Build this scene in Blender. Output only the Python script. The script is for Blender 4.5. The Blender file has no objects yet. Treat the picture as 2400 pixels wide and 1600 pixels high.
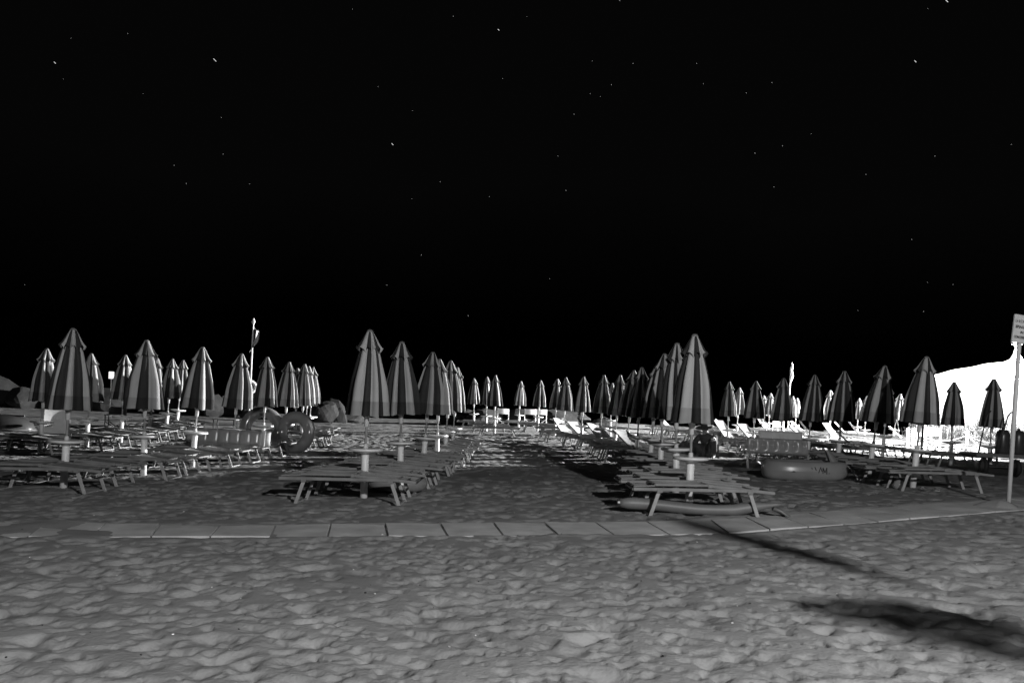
import bpy, math, random
import numpy as np
from mathutils import Vector, Matrix

random.seed(7)
rng = np.random.default_rng(11)
S = bpy.context.scene
COL = S.collection
R = math.radians
PI = math.pi

# ------------------------------------------------------------------ settings
S.render.engine = 'CYCLES'
S.cycles.use_denoising = True
S.cycles.max_bounces = 6
S.cycles.diffuse_bounces = 3
S.cycles.glossy_bounces = 3
S.cycles.transparent_max_bounces = 12
S.cycles.sample_clamp_indirect = 4.0
S.cycles.caustics_reflective = False
S.cycles.caustics_refractive = False
S.view_settings.view_transform = 'Standard'
S.view_settings.look = 'None'
S.view_settings.exposure = 0.0
S.view_settings.gamma = 1.0

# ------------------------------------------------------------------ terrain height
def smooth(a, b, x):
    t = min(1.0, max(0.0, (x - a) / (b - a)))
    return t * t * (3 - 2 * t)

def gz(X, Y):
    return .028 * max(-9.0, min(9.0, X)) + .2 * smooth(20, 42, Y)

# ------------------------------------------------------------------ materials
def nodes_of(name):
    m = bpy.data.materials.new(name)
    m.use_nodes = True
    nt = m.node_tree
    return m, nt, nt.nodes['Principled BSDF'], nt.nodes['Material Output']

def mat(name, c, rough=.6, metal=0., var=.15, scale=8., bump=0., bscale=60., spec=.5, sheen=0., alpha=1.0, coord='Object', stretch=(1, 1, 1)):
    m, nt, b, out = nodes_of(name)
    N, L = nt.nodes, nt.links
    tc = N.new('ShaderNodeTexCoord')
    mp = N.new('ShaderNodeMapping'); mp.inputs['Scale'].default_value = stretch
    L.new(tc.outputs[coord], mp.inputs['Vector'])
    no = N.new('ShaderNodeTexNoise'); no.inputs['Scale'].default_value = scale; no.inputs['Detail'].default_value = 5
    L.new(mp.outputs['Vector'], no.inputs['Vector'])
    cr = N.new('ShaderNodeValToRGB')
    lo, hi = c * (1 - var), min(1, c * (1 + var))
    cr.color_ramp.elements[0].position = .3; cr.color_ramp.elements[0].color = (lo, lo, lo, 1)
    cr.color_ramp.elements[1].position = .7; cr.color_ramp.elements[1].color = (hi, hi, hi, 1)
    L.new(no.outputs['Fac'], cr.inputs['Fac'])
    L.new(cr.outputs['Color'], b.inputs['Base Color'])
    b.inputs['Roughness'].default_value = rough
    b.inputs['Metallic'].default_value = metal
    b.inputs['Specular IOR Level'].default_value = spec
    if bump:
        n2 = N.new('ShaderNodeTexNoise'); n2.inputs['Scale'].default_value = bscale; n2.inputs['Detail'].default_value = 4
        L.new(mp.outputs['Vector'], n2.inputs['Vector'])
        bp = N.new('ShaderNodeBump'); bp.inputs['Strength'].default_value = bump; bp.inputs['Distance'].default_value = .02
        L.new(n2.outputs['Fac'], bp.inputs['Height']); L.new(bp.outputs['Normal'], b.inputs['Normal'])
    if alpha < 1:
        tr = N.new('ShaderNodeBsdfTransparent'); tr.inputs['Color'].default_value = (.85, .85, .85, 1)
        mx = N.new('ShaderNodeMixShader')
        lw = N.new('ShaderNodeLayerWeight'); lw.inputs['Blend'].default_value = .35
        ma = N.new('ShaderNodeMath'); ma.operation = 'MULTIPLY_ADD'
        L.new(lw.outputs['Facing'], ma.inputs[0]); ma.inputs[1].default_value = .5; ma.inputs[2].default_value = alpha
        ma.use_clamp = True
        L.new(ma.outputs[0], mx.inputs['Fac'])
        L.new(tr.outputs[0], mx.inputs[1]); L.new(b.outputs[0], mx.inputs[2]); L.new(mx.outputs[0], out.inputs['Surface'])
    return m

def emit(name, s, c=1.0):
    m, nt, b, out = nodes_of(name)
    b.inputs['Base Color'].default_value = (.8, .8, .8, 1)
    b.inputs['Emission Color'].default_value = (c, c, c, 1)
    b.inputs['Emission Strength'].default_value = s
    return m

M = dict(
    sand=mat('sand_grains', .30, .95, var=.14, scale=1.1, bump=.45, bscale=38., spec=.04),
    slab=mat('concrete_slab', .6, .9, var=.22, scale=2.4, bump=.35, bscale=60., spec=.2),
    light=mat('pale_stripe_cloth', .43, .85, var=.09, scale=5., bump=.25, bscale=14., spec=.2, stretch=(1, 1, .35)),
    dark=mat('dark_stripe_cloth', .036, .8, var=.2, scale=5., bump=.25, bscale=14., spec=.25, stretch=(1, 1, .35)),
    vlight=mat('pale_hem_cloth', .31, .85, var=.1, scale=5., spec=.2),
    vdark=mat('dark_hem_cloth', .024, .8, var=.2, scale=5., spec=.2),
    white=mat('white_plastic', .85, .42, var=.07, scale=9.),
    table=mat('grey_white_table_plastic', .78, .38, var=.08, scale=7.),
    pole=mat('galvanised_pole', .5, .4, metal=.2, var=.15, scale=14.),
    frame=mat('worn_bed_frame', .23, .5, metal=.0, var=.2, scale=5.),
    leg=mat('worn_bed_leg', .4, .5, metal=.0, var=.2, scale=7.),
    sling=mat('grey_sling_mesh', .22, .8, var=.12, scale=4., bump=.2, bscale=180.),
    slingd=mat('dark_sling_mesh', .05, .8, var=.15, scale=4., bump=.2, bscale=180.),
    slingp=mat('light_grey_sling_mesh', .46, .8, var=.12, scale=4., bump=.2, bscale=180.),
    slingw=mat('pale_sling_mesh', .62, .8, var=.08, scale=4., bump=.2, bscale=180.),
    clear=mat('clear_vinyl', .5, .16, var=.08, scale=3., alpha=.5, spec=.7),
    milky=mat('milky_vinyl', .32, .22, var=.1, scale=3., alpha=.72, spec=.7),
    film=mat('clear_film', .2, .12, var=.1, scale=3., alpha=.12, spec=.8),
    ring=mat('smoky_vinyl', .22, .14, var=.12, scale=3., alpha=.78, spec=.9),
    vgrey=mat('grey_vinyl', .17, .5, var=.18, scale=3., spec=.6),
    vdkgrey=mat('dark_grey_vinyl', .07, .28, var=.2, scale=3., spec=.6),
    vwhite=mat('white_vinyl', .26, .3, var=.12, scale=2.5, spec=.6),
    rock=mat('breakwater_stone', .024, .9, var=.5, scale=2.2, bump=.9, bscale=5.),
    cloth=mat('black_clothing', .05, .9, var=.3, scale=8.),
    skin=mat('skin', .32, .6, var=.08, scale=8.),
    hat=mat('dark_straw_hat', .035, .85, var=.3, scale=30.),
    rubber=mat('black_rubber', .02, .7, var=.2),
    binp=mat('dark_plastic', .06, .3, var=.2, spec=.6),
    steel=mat('dark_steel', .06, .45, metal=.4, var=.3),
    deck=mat('weathered_planks', .16, .8, var=.3, scale=6., stretch=(1, 8, 1)),
    signw=mat('sign_board_white', .66, .5, var=.06, scale=6.),
    ink=mat('black_lettering', .02, .6, var=.05),
    inkg=mat('grey_lettering', .22, .6, var=.1),
    rope=mat('pale_rope', .6, .9, var=.15, scale=40.),
    reed=mat('dry_reed', .22, .8, var=.4, scale=4.),
    flagd=mat('flag_dark_band', .09, .8, var=.1), flagw=mat('flag_white_band', .7, .8, var=.1), flagg=mat('flag_grey_band', .2, .8, var=.1),
    chairw=mat('white_canvas', .72, .85, var=.06, scale=10., bump=.2, bscale=120.),
    water=mat('dark_water', .01, .15, var=.2, scale=.5, bump=.4, bscale=1.2),
    tent=emit('tent_canvas_painted_glow', 1.6),  # emission put into the canvas in place of lamps lighting it
    star=emit('starlight', .9),
    lampface=emit('lamp_glass', 60.),
)

# ------------------------------------------------------------------ mesh builder
class MB:
    def __init__(self):
        self.v = []; self.f = []; self.m = []
    def add(self, vs, fs, mi=0):
        o = len(self.v)
        self.v += [tuple(p) for p in vs]
        self.f += [tuple(i + o for i in f) for f in fs]
        self.m += [mi] * len(fs)
        return self
    def box(self, c, s, mi=0, rot=None):
        x, y, z = s[0] / 2, s[1] / 2, s[2] / 2
        P = [Vector((a * x, b * y, d * z)) for d in (-1, 1) for a, b in ((-1, -1), (1, -1), (1, 1), (-1, 1))]
        if rot is not None:
            P = [rot @ p for p in P]
        P = [p + Vector(c) for p in P]
        return self.add(P, [(3, 2, 1, 0), (4, 5, 6, 7), (0, 1, 5, 4), (1, 2, 6, 5), (2, 3, 7, 6), (3, 0, 4, 7)], mi)
    def bar(self, a, b, w, h, up=(0, 0, 1), mi=0, bev=0.18):
        a, b = Vector(a), Vector(b)
        d = (b - a).normalized()
        s = d.cross(Vector(up))
        if s.length < 1e-4:
            s = d.cross(Vector((0, 1, 0)))
        s.normalize(); u = s.cross(d).normalized()
        e = min(w, h) * bev
        ring = [(-w/2+e, -h/2), (w/2-e, -h/2), (w/2, -h/2+e), (w/2, h/2-e), (w/2-e, h/2), (-w/2+e, h/2), (-w/2, h/2-e), (-w/2, -h/2+e)]
        vs = [p + s * x + u * y for p in (a, b) for x, y in ring]
        fs = [(i, (i + 1) % 8, 8 + (i + 1) % 8, 8 + i) for i in range(8)] + [tuple(range(7, -1, -1)), tuple(range(8, 16))]
        return self.add(vs, fs, mi)
    def tube(self, pts, rad, seg=8, mi=0, cap=True):
        pts = [Vector(p) for p in pts]
        n = len(pts)
        rads = rad if isinstance(rad, (list, tuple)) else [rad] * n
        vs = []
        prev = None
        for i, p in enumerate(pts):
            d = (pts[min(i + 1, n - 1)] - pts[max(i - 1, 0)]).normalized()
            if prev is None:
                s = d.cross(Vector((0, 0, 1)))
                if s.length < 1e-3:
                    s = Vector((1, 0, 0))
            else:
                s = prev - d * prev.dot(d)
            s.normalize(); prev = s
            u = d.cross(s)
            for k in range(seg):
                a = 2 * PI * k / seg
                vs.append(p + (s * math.cos(a) + u * math.sin(a)) * rads[i])
        fs = [(i * seg + k, i * seg + (k + 1) % seg, (i + 1) * seg + (k + 1) % seg, (i + 1) * seg + k) for i in range(n - 1) for k in range(seg)]
        if cap:
            fs += [tuple(range(seg - 1, -1, -1)), tuple((n - 1) * seg + k for k in range(seg))]
        return self.add(vs, fs, mi)
    def lathe(self, prof, seg=24, mi=0, c=(0, 0, 0), cap=True):
        n = len(prof)
        vs = [(c[0] + r * math.cos(2 * PI * k / seg), c[1] + r * math.sin(2 * PI * k / seg), c[2] + z) for r, z in prof for k in range(seg)]
        fs = [(i * seg + k, i * seg + (k + 1) % seg, (i + 1) * seg + (k + 1) % seg, (i + 1) * seg + k) for i in range(n - 1) for k in range(seg)]
        if cap:
            fs += [tuple(range(seg - 1, -1, -1)), tuple((n - 1) * seg + k for k in range(seg))]
        return self.add(vs, fs, mi)
    def grid(self, fn, nu, nv, mi=0, closed_u=False):
        cu = nu if closed_u else nu + 1
        vs = [fn(i / nu, j / nv) for j in range(nv + 1) for i in range(cu)]
        fs = [(j * cu + i, j * cu + (i + 1) % cu, (j + 1) * cu + (i + 1) % cu, (j + 1) * cu + i) for j in range(nv) for i in range(nu)]
        return self.add(vs, fs, mi)
    def mesh(self, name, mats, smooth_=False):
        me = bpy.data.meshes.new(name)
        me.from_pydata(self.v, [], self.f)
        for m in (mats if isinstance(mats, (list, tuple)) else [mats]):
            me.materials.append(m)
        me.polygons.foreach_set('material_index', self.m)
        if smooth_:
            me.polygons.foreach_set('use_smooth', [True] * len(self.f))
        me.update()
        return me

def obj(name, me, parent=None, loc=(0, 0, 0), rot=(0, 0, 0), scale=None):
    o = bpy.data.objects.new(name, me)
    COL.objects.link(o)
    if parent is not None:
        o.parent = parent
    o.location = loc; o.rotation_euler = rot
    if scale is not None:
        o.scale = scale
    return o

def tag(o, label, cat, group=None):
    o['label'] = label; o['category'] = cat
    if group:
        o['group'] = group
    return o

def thing(name, loc, label, cat, group=None, rot=(0, 0, 0), scale=(1, 1, 1)):
    o = bpy.data.objects.new(name, None)
    COL.objects.link(o)
    o.empty_display_size = .2
    o.location = loc; o.rotation_euler = rot; o.scale = scale
    return tag(o, label, cat, group)

ORD = ['first', 'second', 'third', 'fourth', 'fifth', 'sixth', 'seventh', 'eighth', 'ninth', 'tenth', 'eleventh', 'twelfth', 'thirteenth', 'fourteenth', 'fifteenth', 'sixteenth', 'seventeenth', 'eighteenth', 'nineteenth', 'twentieth', 'twenty-first', 'twenty-second', 'twenty-third', 'twenty-fourth', 'twenty-fifth', 'twenty-sixth', 'twenty-seventh', 'twenty-eighth', 'twenty-ninth', 'thirtieth']

# ------------------------------------------------------------------ camera
ROLL = R(2.8)
cam = bpy.data.cameras.new('camera')
cam.sensor_fit = 'HORIZONTAL'; cam.sensor_width = 36.0
cam.lens = 1867 / 2400 * 36.0
cam.shift_y = 149 / 2400
cam.clip_start = .05; cam.clip_end = 4000
co = bpy.data.objects.new('camera', cam); COL.objects.link(co)
rx = Vector((math.cos(ROLL), 0, math.sin(ROLL))); up = Vector((-math.sin(ROLL), 0, math.cos(ROLL))); bk = Vector((0, -1, 0))
mw = Matrix((rx, up, bk)).transposed().to_4x4()
mw.translation = (0, 0, 1.44)
co.matrix_world = mw
S.camera = co

# ------------------------------------------------------------------ world
w = bpy.data.worlds.new('World'); S.world = w; w.use_nodes = True
nt = w.node_tree; N, L = nt.nodes, nt.links
bg = N['Background']
tc = N.new('ShaderNodeTexCoord'); sx = N.new('ShaderNodeSeparateXYZ'); cr = N.new('ShaderNodeValToRGB')
L.new(tc.outputs['Generated'], sx.inputs[0])
no = N.new('ShaderNodeTexNoise'); no.inputs['Scale'].default_value = 2.2; no.inputs['Detail'].default_value = 2
L.new(tc.outputs['Generated'], no.inputs['Vector'])
ad = N.new('ShaderNodeMath'); ad.operation = 'MULTIPLY_ADD'; ad.inputs[1].default_value = .16
L.new(no.outputs['Fac'], ad.inputs[0]); L.new(sx.outputs['Z'], ad.inputs[2])
L.new(ad.outputs[0], cr.inputs['Fac']); L.new(cr.outputs['Color'], bg.inputs['Color'])
e = cr.color_ramp.elements
e[0].position = .15; e[0].color = (.00002, .00002, .00002, 1)
e[1].position = .33; e[1].color = (.0016, .0016, .0016, 1)
bg.inputs['Strength'].default_value = 1.0

# ------------------------------------------------------------------ lights
lp = bpy.data.lights.new('promenade_and_fill_lamp', 'POINT'); lp.energy = 5000; lp.shadow_soft_size = .14
lo = bpy.data.objects.new('promenade_and_fill_lamp', lp); COL.objects.link(lo); lo.location = (4.5, -3.5, 5.5)
for lx, ly, lz, le in ((-13, -11, 8.5, 110), (-4, -12, 7, 200), (14, -10, 7.5, 300)):  # weak unseen lamps added as shadow fill and for small glints on vinyl
    l2 = bpy.data.lights.new('promenade_and_fill_lamp', 'POINT'); l2.energy = le; l2.shadow_soft_size = .12
    l2o = bpy.data.objects.new('promenade_and_fill_lamp', l2); COL.objects.link(l2o); l2o.location = (lx, ly, lz)
def flood(name, p, az, size, tilt, watts):
    d = Vector((math.cos(R(az)), math.sin(R(az)), tilt)).normalized()
    fl = bpy.data.lights.new(name, 'SPOT'); fl.energy = watts; fl.spot_size = R(size); fl.spot_blend = .05; fl.shadow_soft_size = .09
    fo = bpy.data.objects.new(name, fl); COL.objects.link(fo)
    fo.location = p + d * .12
    fo.rotation_euler = d.to_track_quat('-Z', 'Y').to_euler()
    return p, d
FLOODS = [flood('floodlight_beam', Vector((34, 40.7, 7.0)), 146.5, 134, -.10, 300000),
          flood('floodlight_beam', Vector((14.2, 27.5, 2.7)), 72, 132, -.03, 6000)]

# ------------------------------------------------------------------ sand
def vnoise(x, y, seed):
    r2 = np.random.default_rng(seed)
    T = r2.random((256, 256))
    xi = np.floor(x).astype(int); yi = np.floor(y).astype(int)
    fx = x - xi; fy = y - yi
    fx = fx * fx * (3 - 2 * fx); fy = fy * fy * (3 - 2 * fy)
    a = T[xi % 256, yi % 256]; b = T[(xi + 1) % 256, yi % 256]; c = T[xi % 256, (yi + 1) % 256]; d = T[(xi + 1) % 256, (yi + 1) % 256]
    return (a * (1 - fx) + b * fx) * (1 - fy) + (c * (1 - fx) + d * fx) * fy - .5

SLABS = []
def lerp(a, b, t):
    return (a[0] + (b[0] - a[0]) * t, a[1] + (b[1] - a[1]) * t)
# the boardwalk: joint lines (near end, far end) along the first arm, then the second arm
J1 = [((-6.9, 7.95), (-7.3, 8.95)), ((-6.2, 8.02), (-6.55, 9.0)), ((-5.5, 8.08), (-5.85, 9.04)), ((-4.88, 8.14), (-5.2, 9.06)), ((-4.28, 8.22), (-4.55, 9.05)), ((-3.69, 8.30), (-3.93, 9.05)),
      ((-3.09, 8.34), (-3.26, 9.10)), ((-2.48, 8.41), (-2.66, 9.20)), ((-1.90, 8.50), (-2.05, 9.32)), ((-1.27, 8.58), (-1.44, 9.45)), ((-.63, 8.68), (-.80, 9.60)),
      ((-.02, 8.76), (-.16, 9.72)), ((.60, 8.87), (.46, 9.84)), ((1.23, 8.99), (1.10, 9.94)), ((1.88, 9.13), (1.77, 10.06)), ((2.50, 9.27), (2.36, 10.24))]
P0n, P0f = (2.60, 9.30), (2.66, 10.38)
P1n, P1f = (9.6, 13.15), (9.2, 14.1)
J2 = [(lerp(P0n, P1n, k / 12), lerp(P0f, P1f, k / 12)) for k in range(13)]
for J in (J1, J2):
    for k in range(len(J) - 1):
        (n0, f0), (n1, f1) = J[k], J[k + 1]
        SLABS.append((lerp(n0, n1, .016), lerp(n0, n1, .984), lerp(f0, f1, .984), lerp(f0, f1, .016)))

def path_mask(X, Y):
    """1 on the boardwalk, fading to 0 a hand's breadth outside it"""
    m = np.zeros_like(X)
    for hw_, line in zip((.37, .5), ([((a[0] + b[0]) / 2, (a[1] + b[1]) / 2, math.dist(a, b) / 2) for a, b in J1], [((a[0] + b[0]) / 2, (a[1] + b[1]) / 2, math.dist(a, b) / 2) for a, b in J2])):
        for (x0, y0, w0), (x1, y1, w1) in zip(line[:-1], line[1:]):
            dx, dy = x1 - x0, y1 - y0
            t = np.clip(((X - x0) * dx + (Y - y0) * dy) / (dx * dx + dy * dy), 0, 1)
            d = np.hypot(X - x0 - t * dx, Y - y0 - t * dy)
            m = np.maximum(m, np.clip(1 - (d - hw_) / .2, 0, 1))
    return m

ang = np.concatenate([np.linspace(-180, -47, 34), np.linspace(-42, 42, 860), np.linspace(47, 180, 34)])
ang = np.radians(ang)
rad = np.concatenate([np.array([.02, .6, 1.2, 1.8, 2.3]), 2.6 * 1.0035 ** np.arange(0, 915)])
rad = np.concatenate([rad, rad[-1] * 1.22 ** np.arange(1, 17)])
A, RR = np.meshgrid(ang, rad)
X = RR * np.sin(A); Y = RR * np.cos(A)
cx = np.clip(X, -9, 9)
t = np.clip((Y - 20) / 22, 0, 1)
BASE = .028 * cx + .2 * t * t * (3 - 2 * t)
far = np.clip((RR - 62) / 60, 0, 1)
BASE = BASE - 2.5 * far
H = np.zeros_like(X)
H += .020 * vnoise(X * .7, Y * .7, 1) + .004 * vnoise(X * 2.3 + .4 * Y, Y * 2.3, 2) + .004 * vnoise(X * 5.1, Y * 5.1, 3) + .004 * vnoise(X * 11, Y * 11, 4)
H *= np.clip(RR / 14, .75, 1.6)
# footprints and scuffs trodden into the sand
lr = np.log(rad[5] if False else 2.6)
def scuff(n, ymin, ymax, half, amin, amax, dmin, dmax):
    u = rng.random(n)
    ys = np.sqrt(ymin ** 2 + u * (ymax ** 2 - ymin ** 2))
    th = R(half) * (2 * rng.random(n) - 1)
    for r0, t0 in zip(ys, th):
        x0, y0 = r0 * math.sin(t0), r0 * math.cos(t0)
        a = rng.uniform(amin, amax); b = a * rng.uniform(.4, .8); dep = rng.uniform(dmin, dmax); o = rng.uniform(0, PI)
        ext = 1.9 * a
        i0, i1 = np.searchsorted(rad, [r0 - ext, r0 + ext]); j0, j1 = np.searchsorted(ang, [t0 - ext / r0, t0 + ext / r0])
        if i1 <= i0 or j1 <= j0:
            continue
        xx = X[i0:i1, j0:j1] - x0; yy = Y[i0:i1, j0:j1] - y0
        c, s = math.cos(o), math.sin(o)
        q = np.sqrt(((xx * c + yy * s) / a) ** 2 + ((-xx * s + yy * c) / b) ** 2)
        H[i0:i1, j0:j1] += -dep * np.exp(-(q ** 3.4)) + dep * .15 * np.exp(-((q - 1.3) / .36) ** 2)
def heel(n, ymin, ymax, half, amin, amax, dmin, dmax):
    """lopsided prints: a long shallow slope down, a short steep wall at the far end"""
    u = rng.random(n)
    for uu in u:
        r0 = math.sqrt(ymin ** 2 + uu * (ymax ** 2 - ymin ** 2)); t0 = R(half) * (2 * rng.random() - 1)
        x0, y0 = r0 * math.sin(t0), r0 * math.cos(t0)
        a = rng.uniform(amin, amax); b = a * rng.uniform(.55, 1.25); dep = rng.uniform(dmin, dmax); o = t0 - rng.normal(0, .65)
        ext = 1.6 * max(a, b)
        i0, i1 = np.searchsorted(rad, [r0 - ext, r0 + ext]); j0, j1 = np.searchsorted(ang, [t0 - ext / r0, t0 + ext / r0])
        if i1 <= i0 or j1 <= j0:
            continue
        xx = X[i0:i1, j0:j1] - x0; yy = Y[i0:i1, j0:j1] - y0
        c, s_ = math.cos(o), math.sin(o)
        lx_ = xx * c - yy * s_; ly_ = xx * s_ + yy * c
        bend = rng.uniform(-.5, .5)
        sv = ly_ / a + bend * (lx_ / b) ** 2 * .5
        p1 = np.clip((sv + 1.1) / 1.65, 0, 1); p1 = p1 * p1 * (3 - 2 * p1)
        p2 = np.clip((1.15 - sv) / .6, 0, 1); p2 = p2 * p2 * (3 - 2 * p2)
        env = np.exp(-np.abs(lx_ / b) ** 2.6)
        H[i0:i1, j0:j1] += -dep * np.minimum(p1, p2) * env
heel(1100, 3.2, 14, 44, .08, .15, .016, .040)
heel(4200, 3.2, 14, 44, .04, .085, .012, .030)
heel(3500, 3.2, 8.5, 44, .022, .045, .006, .015)
scuff(900, 3.2, 14, 44, .05, .11, .006, .016)
scuff(9500, 12.5, 34, 44, .06, .15, .025, .06)
scuff(900, 30, 55, 44, .2, .35, .03, .05)
soft = np.clip((6.5 - np.hypot((X + 5.2) / 3.2, (Y - 9) / 1.6) * 6.5) / 6.5, 0, 1)
pm = path_mask(X, Y)
H = H * (1 - .93 * pm)
H += 4 * pm * (1 - pm) * (.016 + .026 * vnoise(X * 1.1, Y * 1.1, 12))
H += pm * (-.012 + .075 * np.clip(soft, 0, 1) * (vnoise(X * 1.6, Y * 2.6, 9) + .18))
Z = BASE + H
Z = np.where(RR > 300, BASE, Z)
nr, nc = X.shape
verts = np.stack([X, Y, Z], -1).reshape(-1, 3).astype(np.float32)
ii, jj = np.meshgrid(np.arange(nr - 1), np.arange(nc - 1), indexing='ij')
q = np.stack([ii * nc + jj, (ii + 1) * nc + jj, (ii + 1) * nc + jj + 1, ii * nc + jj + 1], -1).reshape(-1, 4)[:, ::-1]
me = bpy.data.meshes.new('sand')
me.vertices.add(len(verts)); me.vertices.foreach_set('co', verts.ravel())
me.loops.add(q.size); me.loops.foreach_set('vertex_index', q.ravel().astype(np.int32))
me.polygons.add(len(q)); me.polygons.foreach_set('loop_start', np.arange(0, q.size, 4, dtype=np.int32))
me.polygons.foreach_set('use_smooth', np.ones(len(q), dtype=bool))
me.update(calc_edges=True); me.validate()
me.materials.append(M['sand'])
sand = obj('sand', me); sand['kind'] = 'structure'

# sea behind the breakwater
b = MB(); b.add([(-900, 66, -.9), (900, 66, -.9), (900, 1500, -.9), (-900, 1500, -.9)], [(0, 1, 2, 3)])
sea = obj('sea', b.mesh('sea', M['water'])); sea['kind'] = 'structure'

# boardwalk slabs
b = MB()
for len_i, (p, q_, r_, s_) in enumerate(SLABS):
    dz = random.uniform(-.004, .007); tl = random.uniform(-.009, .009); tn = random.uniform(-.009, .004)
    top = []
    for i, pt in enumerate((p, q_, r_, s_)):
        z = gz(*pt) + (.001 if len_i < 15 else .002) + dz + (tl if i in (1, 2) else -tl) + (tn if i in (0, 1) else -tn)
        top.append((pt[0], pt[1], z))
    cxx = sum(t_[0] for t_ in top) / 4; cyy = sum(t_[1] for t_ in top) / 4
    ins = [(x + (cxx - x) * .012, y + (cyy - y) * .012, z) for x, y, z in top]
    low = [(x, y, z - .006) for x, y, z in top]
    bot = [(x, y, z - .09) for x, y, z in top]
    b.add(ins + low + bot, [(0, 1, 2, 3)] + [(4 + i, 4 + (i + 1) % 4, (i + 1) % 4, i) for i in range(4)] + [(8 + i, 8 + (i + 1) % 4, 4 + (i + 1) % 4, 4 + i) for i in range(4)])
path = obj('path', b.mesh('path', M['slab'])); path['kind'] = 'structure'

# bits of shell, twig and grit strewn over the sand
b = MB()
for k in range(150):
    r0 = math.sqrt(random.uniform(3.4 ** 2, 12 ** 2)); t0 = R(random.uniform(-36, 36))
    x_, y_ = r0 * math.sin(t0), r0 * math.cos(t0)
    i_ = min(len(rad) - 1, int(np.searchsorted(rad, r0))); j_ = min(len(ang) - 1, int(np.searchsorted(ang, t0)))
    z_ = float(Z[i_, j_]) + .004
    sz = random.uniform(.003, .008); a_ = random.uniform(0, 6.28)
    m_ = 0 if random.random() < .8 else 1
    b.box((x_, y_, z_), (sz * random.uniform(1, 2.6), sz, sz * .7), m_, Matrix.Rotation(a_, 3, 'Z') @ Matrix.Rotation(random.uniform(-.5, .5), 3, 'X'))
grit = obj('beach_grit', b.mesh('beach_grit', [M['rubber'], M['white']])); grit['kind'] = 'stuff'

# stars
ST = [(1619,43),(2082,76),(587,155),(326,176),(291,364),(657,430),(1737,400),(2309,362),(1017,541),(1025,708),(800,760),(856,843),(1147,845),(2022,835),(1892,913),(2248,904),(1936,1171),(114,1308),(1777,1309),(2151,1450),(1895,508)]
ST = [(x / 1.96, y / 1.96) for x, y in ST]
ST2 = [(495,4),(69,78),(1910,41),(369,281),(556,292),(848,292),(457,390),(879,386),(1194,380),(359,431),(406,444),(1076,428),(285,525),(1243,671),(1375,614),(1116,704),(211,717),(1943,717),(1626,801),(2293,664),(1203,859),(248,875),(1836,1100),(173,1280),(1908,1297),(2026,1307),(1589,1426),(1891,1430)]
ST += [(1200 + x / 1.96, y / 1.96) for x, y in ST2]
TR = [(987/1.96, 277/1.96, 8), (252/1.96, 289/1.96, 5), (2290/1.96, 138/1.96, 4), (1803/1.96, 663/1.96, 5), (1200+1853/1.96, 283/1.96, 5), (1200+1997/1.96, 5/1.96, 8)]
def skyp(x, y, d=1500.):
    u, v = x - 1200, 949 - y
    p = Vector((0, d, 1.44)) + (rx * u + up * v) * (d / 1867)
    return p
b = MB()
for i, (x, y) in enumerate(ST):
    r_ = 1500 / 1867 * random.uniform(.42, .68)
    p = skyp(x, y)
    b.add([p + Vector(o) * r_ for o in ((1, 0, 0), (-1, 0, 0), (0, 1, 0), (0, -1, 0), (0, 0, 1), (0, 0, -1))],
          [(0, 2, 4), (2, 1, 4), (1, 3, 4), (3, 0, 4), (2, 0, 5), (1, 2, 5), (3, 1, 5), (0, 3, 5)])
for x, y, l in TR:
    b.tube([skyp(x - l / 2.6, y - l / 2.6), skyp(x + l / 2.6, y + l / 2.6)], .48, 5)
sky = obj('sky', b.mesh('sky', M['star'])); sky['kind'] = 'structure'

# ------------------------------------------------------------------ beach umbrellas
NP = 10
PROF = [(2.44, .045), (2.32, .10), (2.22, .140), (2.10, .178), (1.95, .215), (1.80, .245), (1.65, .271), (1.5, .294), (1.41, .307), (1.3, .322), (1.22, .336)]
def prof(z):
    for (z0, r0), (z1, r1) in zip(PROF[:-1], PROF[1:]):
        if z <= z0 and z >= z1:
            return r0 + (r1 - r0) * (z0 - z) / (z0 - z1)
    return PROF[-1][1]

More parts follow.
